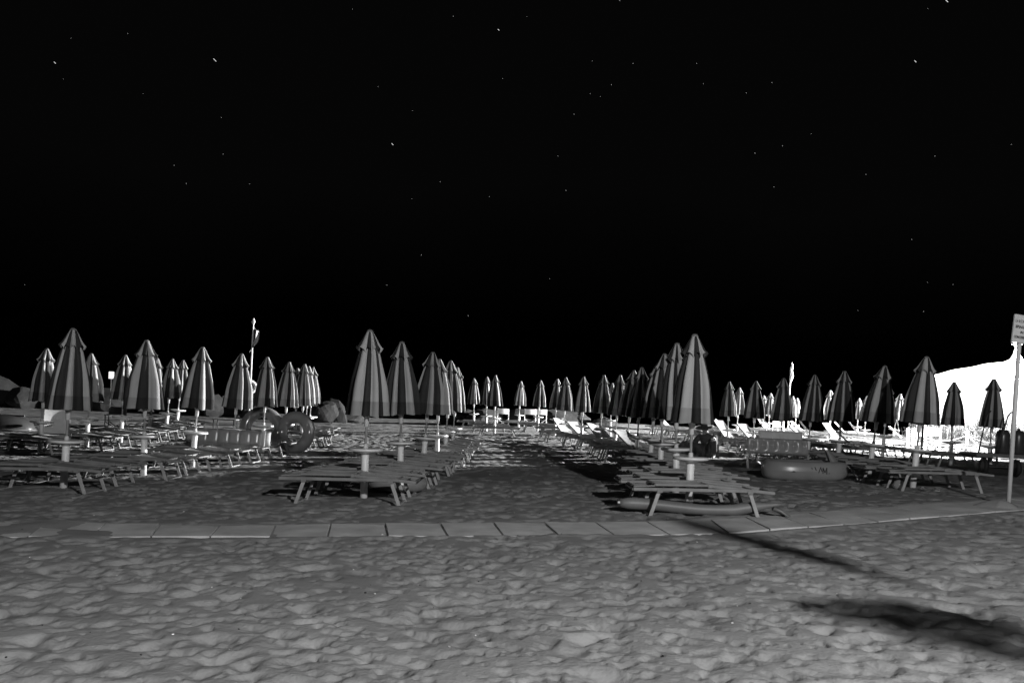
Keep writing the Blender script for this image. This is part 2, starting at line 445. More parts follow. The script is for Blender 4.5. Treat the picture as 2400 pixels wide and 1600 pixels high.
def canopy_set(seed):
    rs = random.Random(seed)
    wid = [rs.uniform(.6, 1.45) for _ in range(NP)]
    tot = sum(wid); bd = [0]
    for x in wid:
        bd.append(bd[-1] + 2 * PI * x / tot)
    amp = [rs.uniform(.86, 1.13) for _ in range(NP)]
    skew = [rs.uniform(-.42, .42) for _ in range(NP)]
    hem = [rs.uniform(-.018, .018) for _ in range(NP)]
    ph = rs.uniform(0, 6.28)
    sag = [rs.uniform(.35, .62) for _ in range(NP)]
    K = 8; ex_ = rs.uniform(.93, 1.07)
    def ring(z, off=0., hemmed=False, fold=1.0):
        out = []
        R0 = prof(z) + off
        for k in range(NP):
            for s in range(K):
                u = s / K
                lobe = math.sin(PI * u) ** .55
                dep = .40 * fold * (0.35 + .65 * min(1, (2.44 - z) / .5))
                bel = 1 + .10 * math.exp(-((z - 1.2 - sag[k]) / .28) ** 2) * lobe * (amp[k] - .85) / .2
                rr = R0 * ((1 - dep) + dep * lobe * amp[k]) * bel
                a = bd[k] + (bd[k + 1] - bd[k]) * (u + skew[k] * math.sin(PI * u) * .55) + .10 * math.sin(1.3 * z + ph)
                zz = z + (hem[k] * math.sin(PI * u) + .006 * math.cos(2 * PI * u) if hemmed else 0)
                out.append((rr * math.cos(a) * ex_, rr * math.sin(a) * (2 - ex_), zz))
        return out
    n = NP * K
    def strip(zs, off, hemlast, mats, name):
        b = MB()
        vs = []
        for i, z in enumerate(zs):
            vs += ring(z, off, hemlast and i == len(zs) - 1)
        o = 0
        b.v = vs
        for i in range(len(zs) - 1):
            for j in range(n):
                b.f.append((i * n + j, (i + 1) * n + j, (i + 1) * n + (j + 1) % n, i * n + (j + 1) % n))
                b.m.append((j // K) % 2)
        return b.mesh(name, mats, True)
    zs = [2.44, 2.36, 2.28, 2.2, 2.1, 2.0, 1.9, 1.8, 1.7, 1.6, 1.5, 1.42]
    can = strip(zs, 0, False, [M['light'], M['dark']], 'canopy')
    val = strip([1.435, 1.38, 1.3, 1.22], .005, True, [M['vlight'], M['vdark']], 'valance')
    # vent cap: a small pointed roof over the canopy with a scalloped edge
    b = MB()
    rows = [(2.462, .05), (2.40, .086), (2.33, .120), (2.26, .155), (2.20, .198)]
    for i, (z, r0) in enumerate(rows):
        f = i / 4
        for k in range(NP):
            for s in range(K):
                u = s / K
                lobe = math.sin(PI * u) ** .7
                a = bd[k] + (bd[k + 1] - bd[k]) * u
                rr = r0 * (1 - .20 * f + .24 * f * lobe * amp[k])
                zz = z - (f ** 3) * (.055 * (1 - lobe) - .022 * lobe)
                b.v.append((rr * math.cos(a), rr * math.sin(a), zz))
    for i in range(4):
        for j in range(n):
            b.f.append((i * n + j, (i + 1) * n + j, (i + 1) * n + (j + 1) % n, i * n + (j + 1) % n)); b.m.append((j // K) % 2)
    cap = b.mesh('vent_cap', [M['light'], M['dark']], True)
    return can, val, cap

CAN = [canopy_set(s) for s in (3, 8, 21, 34, 55, 60, 71, 90, 101)]
me_sleeve = MB().lathe([(.056, -.12), (.056, .655), (.05, .66)], 20).mesh('ground_sleeve', M['white'], False)
me_sleeve.polygons.foreach_set('use_smooth', [len(p.vertices) == 4 for p in me_sleeve.polygons])
me_table = MB().lathe([(.06, .655), (.13, .672), (.2, .694), (.243, .700), (.252, .705), (.255, .732), (.249, .740), (.05, .738), (.034, .745), (.03, .80), (.02, .803)], 40).mesh('table', M['table'], False)
me_pole = MB().lathe([(.0185, .72), (.0185, 2.46)], 12).mesh('pole', M['pole'], False)
me_collar = MB().lathe([(.026, 1.055), (.037, 1.06), (.037, 1.19), (.05, 1.20), (.05, 1.235), (.03, 1.24)], 16).mesh('collar', M['table'], False)
me_fin = MB().lathe([(.052, 2.452), (.05, 2.475), (.036, 2.492), (.014, 2.502)], 16).mesh('finial', M['vgrey'], False)
for m_ in (me_table, me_pole, me_collar, me_fin):
    m_.polygons.foreach_set('use_smooth', [len(p.vertices) == 4 and abs(p.normal.z) < .95 for p in m_.polygons])

UMB = {
'C1':[(-11.42,19.38,1.007,0.015),(-11.35,21.38,1.011,-0.003),(-11.58,23.71,1.045,0.012),(-11.61,25.54,1.048,0.067),(-11.93,27.58,1.068,0.039),(-12.8,30.51,1.085,0.053)],
'C2':[(-7.01,12.58,1.006,0.016),(-6.77,14.78,1.003,-0.02),(-6.65,16.73,1.014,0.042),(-6.6,18.92,1.016,0.054),(-6.62,21.33,1.039,0.009),(-6.55,23.11,1.023,0.011),(-6.61,25.25,1.032,-0.003),(-7.3,27.01,1,-0.004),(-7.34,28.53,1.049,0.002),(-7.56,29.9,1.053,0.012)],
'C3':[(-2.16,11.98,1.012,-0.009),(-1.92,14.18,1.013,-0.036),(-1.79,16.5,1.006,0.041),(-1.65,18.15,0.984,-0.021),(-1.65,20.34,1.021,0.013),(-1.67,23.12,1,0.014)],
'F3':[(-0.68,33.49,1.023,-0.029),(-1.14,37.03,1.027,-0.031),(-1.91,41.09,1.035,-0.043)],
'F4':[(1.91,34.51,0.993,0.003),(4.47,35.82,0.948,-0.005),(1.28,38.32,0.99,0.021),(0.4,42.03,1.008,0.007)],
'C4':[(2.62,11.48,1.009,-0.013),(2.89,13.71,1.029,-0.041),(3.02,15.9,1.014,-0.012),(3.22,18.3,0.992,0.036),(3.16,19.9,0.984,0.016),(3.17,21.82,0.987,0.05),(3.16,24.23,0.965,0.035),(2.94,26.15,0.984,0.015),(2.5,28,0.975,-0.012),(2.01,30.09,0.98,-0.012)],
'C5':[(7.85,15.47,1.026,0.059),(8.03,17.79,1.008,0.099),(8.25,20.03,0.992,0.03),(7.95,21.33,0.973,0.048),(7.73,22.8,0.95,-0),(7.86,25.82,0.941,-0),(7.57,27.74,0.945,-0.018)],
'F5':[(9.8,34.58,0.915,0.015)],
'F6':[(12.78,31.87,0.921,-0.031),(16.7,37.66,0.913,0.031),(18.49,38.63,0.994,0.121),(14.38,44.53,0.947,0.015),(14.26,45.14,0.897,-0.008),(15.87,45.14,0.909,0.006),(16.32,45.77,0.882,0.007),(20.52,47.28,0.962,0.017)],
'C6':[(12.64,20.99,1.002,0.012),(13,23.49,0.998,-0),(12.32,26.36,0.979,0.039)],
}
ROWN = {
 'C1': 'the leftmost row', 'C2': 'the row behind the clear air mattress', 'C3': 'the row left of the sandy aisle',
 'F3': 'the far group left of the chairs', 'F4': 'the far group beside the chairs', 'C4': 'the row right of the sandy aisle',
 'C5': 'the row by the white inflatable boat', 'F5': 'the far aisle', 'F6': 'the floodlit far right field', 'C6': 'the row by the dark hand cart',
}
BEDS = []
def free(x, y):
    return all(abs(x - bx) > 1.75 or abs(y - by) > .69 for bx, by in BEDS)

# ------------------------------------------------------------------ sunbeds
def sling(x0, x1, z0, z1, hw, sag, m, curve=0.):
    b = MB()
    def fn(u, v):
        x = x0 + (x1 - x0) * u + curve * (u ** 3) * (abs(2 * v - 1) ** 2)
        z = z0 + (z1 - z0) * u - sag * math.sin(PI * u) * (.4 + .6 * math.sin(PI * v)) - .012 * math.sin(PI * v)
        return (x, (v - .5) * 2 * hw, z)
    b.grid(fn, 10, 8)
    return b.mesh('sling', m, True)

def leg_mesh(sx_, sy):
    xt = -.60 if sx_ < 0 else .62
    xb = xt + sx_ * .135
    return MB().bar((xt, sy * .30, .335), (xb, sy * .305, -.06), .022, .05, up=(1, 0, .3)).mesh('leg', M['leg'])

fr = MB()
for s in (-1, 1):
    fr.bar((-.95, s * .315, .352), (.72, s * .315, .352), .028, .046)
for x in (-.95, -.45, .2, .70):
    fr.bar((x, -.30, .345), (x, .30, .345), .026, .03)
for s in (-1, 1):
    fr.box((-.60, s * .318, .335), (.07, .045, .05)); fr.box((.62, s * .318, .335), (.07, .045, .05))
me_frame = fr.mesh('frame', M['frame'])
sf = MB()
for s in (-1, 1):
    sf.bar((.08, s * .285, .405), (.96, s * .285, .325), .026, .042)
    sf.box((.08, s * .30, .408), (.05, .03, .05))
sf.bar((.955, -.285, .326), (.955, .285, .326), .03, .03)
sf.bar((.10, -.285, .398), (.10, .285, .398), .022, .022)
me_seatf = sf.mesh('seat_frame', M['frame'])
bf = MB()      # back frame, hinge at the origin, running along -x
for s in (-1, 1):
    bf.bar((0, s * .285, 0), (-.72, s * .285, 0), .026, .036)
bf.bar((-.72, -.285, 0), (-.72, .285, 0), .026, .026)
me_backf = bf.mesh('back_frame', M['frame'])
sh = MB()      # short sun visor frame lying over the head end
me_visor = MB().bar((-.93, -.27, .385), (-.93, .27, .385), .02, .02).bar((-.93, -.27, .385), (-.60, -.27, .398), .018, .02).bar((-.93, .27, .385), (-.60, .27, .398), .018, .02).mesh('visor_frame', M['frame'])
BEDM = {}
for key, m in (('grey', M['sling']), ('white', M['slingw']), ('dark', M['slingd']), ('pale', M['slingp'])):
    BEDM[key] = (sling(.11, .80, .412, .345, .272, .03, m, .05), sling(-.02, -.71, .012, .012, .272, .035, m), sling(-.94, -.62, .378, .385, .26, .012, m))
me_legs = [leg_mesh(a, c) for a in (-1, 1) for c in (-1, 1)]
me_brace = [MB().bar((x, -.3, -.0), (x, .3, -.0), .03, .02).mesh('leg_brace', M['leg']) for x in (-.716, .736)]

def bed(x, y, label, flip=False, raised=0., key='grey', yaw=0., group='sunbeds on the sand', dz=0.):
    rz = (PI if flip else 0) + yaw
    slope = math.atan2(gz(x + .8, y) - gz(x - .8, y), 1.6)
    t = thing('sunbed', (x, y, gz(x, y) + dz), label, 'sunbed', group, rot=(0, -slope, rz) if not flip else (0, slope, rz))
    seat, back, head = BEDM[key]
    obj('frame', me_frame, t); o = obj('seat_frame', me_seatf, t)
    obj('seat_sling', seat, t)
    bfr = obj('back_frame', me_backf, t, (.07, 0, .412), (0, abs(raised), 0))
    obj('back_sling', back, bfr)
    if abs(raised) < .1:
        obj('head_sling', head, t); obj('visor_frame', me_visor, t)
    for m_ in me_legs:
        obj('leg', m_, t)
    for m_ in me_brace:
        obj('leg_brace', m_, t)
    BEDS.append((x, y))
    return t

nvar = 0
for row, lst in UMB.items():
    for i, (x, y, s, lean) in enumerate(lst):
        if len(lst) == 1:
            lab = 'lone closed striped beach umbrella standing in the far aisle, lit from the right'
        else:
            pos = 'nearest' if i == 0 else ('farthest' if i == len(lst) - 1 else ORD[i])
            lab = ('%s closed striped beach umbrella from the front in %s' % (ORD[i], ROWN[row])) if pos not in ('nearest', 'farthest') else '%s closed striped beach umbrella of %s' % (pos, ROWN[row])
        z = gz(x, y)
        t = thing('beach_umbrella', (x, y, z), lab, 'beach umbrella', 'closed striped beach umbrellas', rot=(random.uniform(-.012, .012), lean, 0), scale=(s, s, s))
        can, val, cap = CAN[nvar % len(CAN)]; a = random.uniform(0, 6.28) if nvar % 3 else R(-90 + 18 * (nvar % 5)); nvar += 1
        obj('ground_sleeve', me_sleeve, t); obj('table', me_table, t); obj('pole', me_pole, t); obj('collar', me_collar, t)
        c = obj('canopy', can, t, rot=(0, 0, a)); obj('valance', val, c)
        v = obj('vent_cap', cap, t, rot=(0, 0, a)); obj('finial', me_fin, v)

SHORT = {'C1': 'leftmost row', 'C2': 'air mattress row', 'C3': 'row left of aisle', 'F3': 'far group left of chairs', 'F4': 'far group beside chairs', 'C4': 'row right of aisle', 'C5': 'inflatable boat row', 'F5': 'far aisle', 'F6': 'floodlit far right field', 'C6': 'hand cart row'}
OFFX = {'C1': .05, 'C2': .0, 'C3': -.12, 'C4': .03, 'C5': .12, 'C6': -.1, 'F3': .1, 'F4': .1, 'F5': 0, 'F6': 0}
RAISE = {('C1', 0, 1): 1.0, ('C4', 7, 0): .7, ('C4', 8, 1): .6, ('C4', 9, 0): .75, ('C4', 4, 1): .65, ('C5', 5, 1): .8, ('C5', 6, 1): .9, ('F6', 0, 0): .9, ('F6', 3, 1): .8}
SKIP = {('C2', 4, 1), ('C6', 0, 0), ('C6', 0, 1)}
for row, lst in UMB.items():
    for i, (x, y, s, lean) in enumerate(lst):
        for k, dy in enumerate((-.5, .56)):
            if (row, i, k) in SKIP:
                continue
            bx = x + OFFX[row] + random.uniform(-.05, .05); by = y + dy + random.uniform(-.03, .03)
            if not free(bx, by):
                continue
            side = 'just in front of' if k == 0 else 'just behind'
            rs = RAISE.get((row, i, k), 0)
            key = 'white' if rs and row != 'C9' else ('pale' if rs or (i <= 3 and row in ('C3', 'C4')) else 'grey')
            look = 'pale raised back sunbed' if rs else 'flat grey sunbed'
            if len(lst) == 1:
                lab = '%s %s the lone far aisle umbrella' % (look, side)
            else:
                lab = '%s %s %s umbrella of the %s' % (look, side, ORD[i], SHORT[row])
            bed(bx, by, lab, flip=False, raised=-abs(rs), key=key, yaw=(-1.1 if row == 'C1' else random.uniform(-1.1, -.75)) if rs else random.uniform(-.025, .025))
# further beds out in the floodlight, between and beyond the umbrellas that carry them
for bx0, nm, y0, y1, st in ((12.6, 'third', 28.6, 41, 1.0), (7.8, 'first', 29.3, 40, 1.05), (10.2, 'second', 24.2, 41, 1.0), (17.4, 'fifth', 29.5, 42, 1.05), (15.0, 'fourth', 30.6, 42, 1.0), (19.9, 'sixth', 33, 42, 1.1), (22.4, 'seventh', 34.5, 42, 1.2)):
    n = 0; yy = y0
    while yy < y1:
        bx = bx0 + random.uniform(-.25, .25)
        if free(bx, yy) and math.dist((bx, yy), (14.2, 27.5)) > 1.3:
            up_ = random.random() < .16
            ky = 'white' if up_ or random.random() < .4 else 'dark'
            bed(bx, yy, '%s, %s from the front in the %s floodlit file counting from aisle' % ('pale raised back sunbed' if up_ else ('light flat sunbed' if ky == 'white' else 'dark flat sunbed'), ORD[n], nm),
                flip=(random.random() < .4 and not up_), raised=-random.uniform(.6, 1.0) if up_ else 0, key=ky, yaw=random.uniform(-.6, -.2) if up_ else random.uniform(-.08, .08), group='sunbeds in the floodlit field')
            n += 1
        yy += st * random.uniform(.9, 1.15)

# ------------------------------------------------------------------ director chairs
def director_chair(x, y, rz, label, m=None, s=1.0):
    t = thing('folding_chair', (x, y, gz(x, y) + .01), label, 'chair', None, rot=(0, 0, rz), scale=(s, s, s))
    fm = M['white'] if m is None else M['steel']; cm = M['chairw'] if m is None else m
    for sx_ in (-1, 1):
        b = MB()
        b.bar((sx_ * .27, .2, -.03), (sx_ * .27, .22, .93), .03, .03)
        b.bar((sx_ * .27, -.2, -.03), (sx_ * .27, -.2, .64), .03, .03)
        b.bar((sx_ * .27, -.24, .65), (sx_ * .27, .22, .65), .05, .025)
        obj('side_frame', b.mesh('side_frame', fm), t)
    for yy in (-.19, .19):
        b = MB(); b.bar((-.26, yy, .05), (.26, yy, .42), .025, .025).bar((.26, yy + .01, .05), (-.26, yy + .01, .42), .025, .025)
        obj('cross_brace', b.mesh('cross_brace', fm), t)
    b = MB(); b.grid(lambda u, v: ((u - .5) * .52, -.2 + .4 * v, .44 - .03 * math.sin(PI * u)), 8, 4)
    obj('seat', b.mesh('seat', cm, True), t)
    b = MB(); b.grid(lambda u, v: ((u - .5) * .56, .215 + .045 * math.sin(PI * u), .66 + .26 * v), 10, 3)
    b.grid(lambda u, v: ((u - .5) * .56, .225 + .045 * math.sin(PI * u), .66 + .26 * v), 10, 3)
    obj('backrest', b.mesh('backrest', cm, True), t)
    return t
director_chair(-.46, 43.6, PI, 'white canvas folding chair standing alone left of the far aisle', s=1.12)
director_chair(1.02, 43.6, PI, 'white canvas folding chair, left one of the far pair', s=1.12)
director_chair(1.62, 43.9, PI, 'white canvas folding chair, right one of the far pair', s=1.12)
director_chair(15.3, 29.2, PI + .2, 'white canvas folding chair with sagging back near the rope barrier', s=1.12)
director_chair(17.0, 33.2, PI - .4, 'white folding chair beside the first rope barrier post', s=1.0)
director_chair(11.0, 33.2, PI + .3, 'white folding chair between floodlit sunbeds near the far umbrellas', s=1.0)
director_chair(-13.35, 26.9, .2, 'dark folding chair beside the leftmost row of umbrellas', m=M['vdkgrey'])

# low table at the left
t = thing('low_table', (-10.6, 29.6, gz(-10.6, 29.6)), 'low dark table with pale top edge behind the flagpole row', 'table')
obj('tabletop', MB().box((0, 0, .56), (.85, .5, .035)).mesh('tabletop', M['sling']), t)
for a in (-1, 1):
    for c in (-1, 1):
        obj('leg', MB().bar((a * .37, c * .2, -.03), (a * .37, c * .2, .542), .035, .035).mesh('leg', M['steel']), t)

# ------------------------------------------------------------------ inflatables
def torus(Rx, Ry, r, nu=64, nv=20, rz=1.0, wob=0.):
    b = MB()
    def fn(u, v):
        a = 2 * PI * u; c = 2 * PI * v
        rr = r * (1 + wob * math.sin(a * 7))
        return (math.cos(a) * (Rx + rr * math.cos(c)), math.sin(a) * (Ry + rr * math.cos(c)), rr * rz * math.sin(c))
    b.grid(fn, nu, nv, closed_u=True)
    return b
def air_mattress(L_, Hh, T, nb, bump=.35, dims=False):
    b = MB()
    def side(sgn):
        def fn(u, v):
            e = (1 - abs(2 * u - 1) ** 8) * (1 - abs(2 * v - 1) ** 6)
            e = max(0, e) ** .5
            if dims:
                w_ = 1 - bump * math.exp(-(((u * nb) % 1 - .5) / .22) ** 2 - ((v - .55) / .28) ** 2)
            else:
                w_ = 1 - bump * (1 - abs(math.sin(PI * u * nb)) ** .6)
            return ((u - .5) * L_, sgn * T / 2 * e * w_, v * Hh)
        return fn
    b.grid(side(-1), nb * 12, 14); b.grid(side(1), nb * 12, 14)
    return b

t = thing('air_mattress', (-6.55, 18.20, gz(-6.55, 18.2) + .40), 'clear air mattress with round bubbles, on edge across the sunbeds', 'air mattress', rot=(R(-9), R(.5), R(3)))
obj('body', air_mattress(1.7, .36, .17, 7, .35).mesh('body', M['milky'], True), t)
obj('pillow', MB().grid(lambda u, v: (.92 + .13 * math.cos(2 * PI * u), .13 * math.sin(2 * PI * u), .36 * v), 24, 6, closed_u=True).mesh('pillow', M['clear'], True), t)
t = tag(obj('swim_ring', torus(.42, .42, .165).mesh('swim_ring', M['ring'], True), None, (-5.95, 22.02, gz(-6, 22) + .56), (R(84), 0, R(-14))), 'large translucent swim ring standing upright at the end of the sunbeds', 'swim ring', 'inflatable rings')
t = tag(obj('swim_ring', torus(.44, .44, .155).mesh('swim_ring', M['ring'], True), None, (-6.88, 22.05, gz(-6.9, 22) + .66), (R(80), 0, R(10))), 'swim ring standing upright left of the larger ring, half hidden by the air mattress', 'swim ring', 'inflatable rings')
t = thing('inflatable_dinghy', (-1.80, 12.95, gz(-1.8, 12.95) + .015), 'pale oval inflatable dinghy lying under the nearest sunbeds left of the aisle', 'inflatable boat', rot=(0, 0, R(5)))
obj('hull', torus(.36, .24, .13, wob=.02).mesh('hull', M['vwhite'], True), t, (0, 0, .13))
obj('floor', MB().lathe([(.24, .05), (.2, .07), (.02, .075)], 24).mesh('floor', M['vdkgrey'], True), t, scale=(1.4, 1, 1))
obj('grab_rope', MB().tube([(.3 * math.cos(a), -.25 + .12 * math.sin(a) * .3, .27 + .02 * math.sin(3 * a)) for a in np.linspace(0, 3, 10)], .008, 6).mesh('grab_rope', M['rope']), t)

# big boat on the right
t = thing('inflatable_boat', (6.30, 16.95, gz(6.3, 16.95)), 'long white inflatable boat with dark markings lying right of the aisle', 'inflatable boat', rot=(0, R(-1.2), R(1)))
b = MB()
def hullf(u, v):
    a = 2 * PI * u; c = 2 * PI * v
    r = .135 * (1 - .25 * max(0, math.cos(a)) ** 4)
    ex = .78; ey = .34
    cx_, sy_ = math.cos(a), math.sin(a)
    px_ = math.copysign(abs(cx_) ** .75, cx_) * ex; py_ = math.copysign(abs(sy_) ** .8, sy_) * ey
    nx, ny = cx_, sy_
    lift = .04 * max(0, cx_) ** 3
    return (px_ + nx * r * math.cos(c), py_ + ny * r * math.cos(c), .19 + lift + r * 1.5 * math.copysign(abs(math.sin(c)) ** .8, math.sin(c)))
b.grid(hullf, 80, 20, closed_u=True)
obj('hull', b.mesh('hull', M['vwhite'], True), t)
obj('floor', MB().lathe([(.34, .06), (.3, .075), (.02, .08)], 28).mesh('floor', M['vdkgrey'], True), t, scale=(2.1, 1, 1))
b = MB()
def mark(pts):
    for p0, p1 in zip(pts[:-1], pts[1:]):
        P = []
        for q_ in (p0, p1):
            zz = q_[1]; sn = max(-.98, min(.98, (zz - .19) / .2025)); yy = -.34 - .135 * math.sqrt(1 - abs(sn) ** 2.5) - .004
            P.append((q_[0], yy, zz))
        b.bar(P[0], P[1], .016, .008, up=(0, -1, .5))
mark([(.02, .29), (.05, .22)]); mark([(.10, .17), (.14, .29), (.17, .20)]); mark([(.19, .16), (.19, .28), (.23, .18), (.27, .28), (.27, .15)]); mark([(-.05, .27), (-.03, .25)]); mark([(.31, .16), (.325, .17)]); mark([(-.44, .19), (-.39, .185)])
obj('markings', b.mesh('markings', M['ink']), t)
b = MB(); b.grid(lambda u, v: (.62 - .2 * v + .22 * (u - .5) * (1 - .55 * v), -.16 + .06 * math.cos(PI * (u - .5)), .28 + .34 * v), 10, 8)
b.grid(lambda u, v: (.62 - .2 * v + .22 * (u - .5) * (1 - .55 * v), -.06 - .04 * math.cos(PI * (u - .5)), .28 + .34 * v), 10, 8)
obj('backrest', b.mesh('backrest', M['vwhite'], True), t)
b = MB(); b.tube([(.92, -.05, .26), (1.0, -.12, .22), (1.06, -.1, .12), (1.1, -.2, .03)], .012, 6).tube([(.93, -.1, .24), (.99, -.2, .15), (1.02, -.25, .03)], .012, 6)
obj('grab_rope', b.mesh('grab_rope', M['rope']), t)

t = thing('air_mattress', (6.02, 17.85, gz(6, 17.85) + .10), 'translucent air mattress with six dimples standing on edge behind the white boat', 'air mattress', rot=(R(-10), 0, R(2)))
obj('cushion', air_mattress(1.40, .36, .22, 6, .75, dims=True).mesh('cushion', M['milky'], True), t, (0, 0, .36))
b = MB(); b.grid(lambda u, v: ((u - .5) * 1.36, .03 * math.sin(18 * u) * (1 - v) - .02 * math.sin(PI * v), .40 * v), 40, 8)
obj('skirt', b.mesh('skirt', M['film'], True), t)
b = MB(); b.tube([(-.68, 0, .02), (-.70, 0, .38)], .028, 10); obj('side_tube', b.mesh('side_tube', M['clear'], True), t)
b = MB(); b.tube([(.68, 0, .02), (.70, 0, .38)], .028, 10); obj('side_tube', b.mesh('side_tube', M['clear'], True), t)
t = tag(obj('air_mattress', air_mattress(1.12, .5, .16, 5, .25, dims=True).mesh('air_mattress', M['slingw'], True), None, (6.92, 20.4, gz(6.9, 20.4) + .42), (R(-8), 0, R(-2))), 'opaque pale air mattress standing on a sunbed behind the dimpled one', 'air mattress')

# rolled tube under the front right bed
b = MB()
pts, rr = [], []
for i in range(40):
    u = i / 39
    pts.append((-1.08 + 2.16 * u, .03 * math.sin(5 * u) - .10 * u, .095 + .045 * max(0, u - .72) / .28 * 2 - .02 * math.sin(PI * u * 1.1) + .012 * math.sin(9 * u)))
    rr.append(.076 * (1 + .05 * math.sin(8 * u) + .03 * math.sin(19 * u)) * (1 - .72 * smooth(.78, 1., u)) * (.72 + .28 * smooth(0, .06, u)))
b.tube(pts, rr, 18)
t = thing('inflatable_lounger', (2.62, 10.93, gz(2.62, 10.93) + .005), 'long grey deflated tube lying under the front sunbed right of the aisle', 'inflatable')
obj('body', b.mesh('body', M['vgrey'], True), t)
obj('valve', MB().lathe([(.05, 0), (.05, .05), (.03, .055)], 12).mesh('valve', M['binp']), t, (-1.06, 0, .1), (0, R(-95), 0))
b = MB()
for k in range(4):
    b.tube([(1.0, -.1, .13), (1.1 + .03 * k, -.12 + .05 * k, .1 - .02 * k), (1.2 + .04 * k, -.2 + .09 * k, .02)], [.03, .022, .006], 6)
obj('tail', b.mesh('tail', M['vgrey'], True), t)
b = MB().lathe([(.02, 0), (.1, .012), (.155, .045), (.165, .075), (.12, .105), (.02, .12)], 24)
tag(obj('swim_float', b.mesh('swim_float', M['vwhite'], True), None, (2.14, 11.35, gz(2.14, 11.35)), scale=(1.25, .9, 1)), 'small white float on the sand behind the grey tube', 'swim float')
b = MB().lathe([(.10 * math.cos(a), .10 + .10 * math.sin(a)) for a in np.linspace(-1.5, 1.5, 12)], 24)
tag(obj('beach_ball', b.mesh('beach_ball', M['clear'], True), None, (7.35, 15.0, gz(7.3, 15.0) - .01)), 'small clear ball on the sand under the right front sunbed', 'ball')
# sandals under the right front bed
for k, dx in enumerate((0, .27)):
    t = thing('sandal', (7.75 + dx, 14.9 + .05 * k, gz(7.75, 14.9) + .005), 'pale sandal on the sand, %s one of the pair' % ('left' if k == 0 else 'right'), 'sandal', 'pair of sandals', rot=(0, 0, R(70 - 30 * k)))
    b = MB(); b.grid(lambda u, v: ((u - .5) * .25, (v - .5) * (.085 + .02 * math.sin(3 * u)) * min(1, 4 * min(u + .1, 1.1 - u)), .018 + .012 * math.sin(PI * u)), 10, 4); b.grid(lambda u, v: ((u - .5) * .25, (v - .5) * (.085 + .02 * math.sin(3 * u)) * min(1, 4 * min(u + .1, 1.1 - u)), .0), 10, 4)
    obj('sole', b.mesh('sole', M['vwhite'], True), t)
    obj('strap', MB().tube([(.03, -.04, .02), (.035, 0, .065), (.03, .04, .02)], .012, 6).mesh('strap', M['vwhite'], True), t)
# white bag on the clear space, dark boat at the left edge
b = MB()
b.grid(lambda u, v: (1.05 * math.cos(2 * PI * u) * math.cos(v * PI / 2) ** .7, .62 * math.sin(2 * PI * u) * math.cos(v * PI / 2) ** .7, .5 * math.sin(v * PI / 2)), 36, 10, closed_u=True)
t = thing('upturned_boat', (-17.15, 26.9, gz(-17.15, 26.9) - .02), 'dark upturned boat on the sand at the left edge', 'boat', rot=(0, 0, R(4)))
obj('hull', b.mesh('hull', M['vdkgrey'], True), t)
obj('keel', MB().bar((-.7, 0, .49), (.7, 0, .49), .05, .05).mesh('keel', M['vgrey']), t)
obj('gunwale', torus(1.04, .61, .03, 48, 8).mesh('gunwale', M['vgrey'], True), t, (0, 0, .03))

# ------------------------------------------------------------------ boulders of the breakwater
def boulder(seed, wx, wy, h):
    rs = np.random.default_rng(seed)
    import bmesh
    bm = bmesh.new(); bmesh.ops.create_icosphere(bm, subdivisions=3, radius=1)
    pl = [(Vector(rs.normal(size=3)).normalized(), rs.uniform(.45, .78)) for _ in range(26)]
    for v in bm.verts:
        p = v.co.copy()
        for n_, d_ in pl:
            k = p.dot(n_) - d_
            if k > 0:
                p -= n_ * k * .92
        p *= 1 + .04 * math.sin(7 * p.x + seed) * math.sin(6 * p.y + 2 * seed) + .03 * math.sin(15 * p.z + seed)
        v.co = Vector((p.x * wx / 2 * 1.5, p.y * wy / 2 * 1.5, p.z * h * .85 + h * .42))
    me = bpy.data.meshes.new('boulder'); bm.to_mesh(me); bm.free()
    me.materials.append(M['rock'])
    return me
RK = [(-40, 44, 1.9, 1.5), (8, 45, 2.0, 1.65), (52, 44, 1.7, 1.35), (92, 46, 1.5, 1.05), (225, 46, 1.2, 1.2), (256, 45, 2.3, 1.55), (296, 46, 1.8, 1.2), (388, 46, 1.7, 1.3), (418, 47, 1.5, 1.0), (462, 46, 1.6, 1.25), (503, 45, 1.3, 1.45), (532, 47, 1.9, 1.1), (560, 48, 1.6, .9), (602, 46, 2.2, 1.15), (738, 46, 1.5, 1.2), (762, 45, 1.6, 1.4), (793, 46, 1.5, 1.3), (832, 47, 1.8, .9), (1062, 48, 1.8, .9), (1098, 47, 2.0, 1.0), (1128, 46, 2.6, 1.1), (1158, 48, 1.5, 1.15), (1190, 49, 1.5, .95), (1222, 48, 2.2, 1.2), (1288, 48, 1.7, 1.15), (1322, 47, 2.3, 1.2), (1356, 47, 1.6, .95), (1420, 46, 1.9, .8)]
for i, (sx_, d_, w_, h_) in enumerate(RK):
    x = (sx_ - 1200) / 1867 * d_
    tag(obj('boulder', boulder(i * 7 + 3, w_, w_ * random.uniform(.7, 1.0), h_), None, (x, d_, gz(x, d_) - .12), (0, 0, random.uniform(0, 6.28))),
        'rough breakwater boulder behind the umbrellas, %s along counting from the left' % ORD[i], 'boulder', 'boulders of the breakwater')

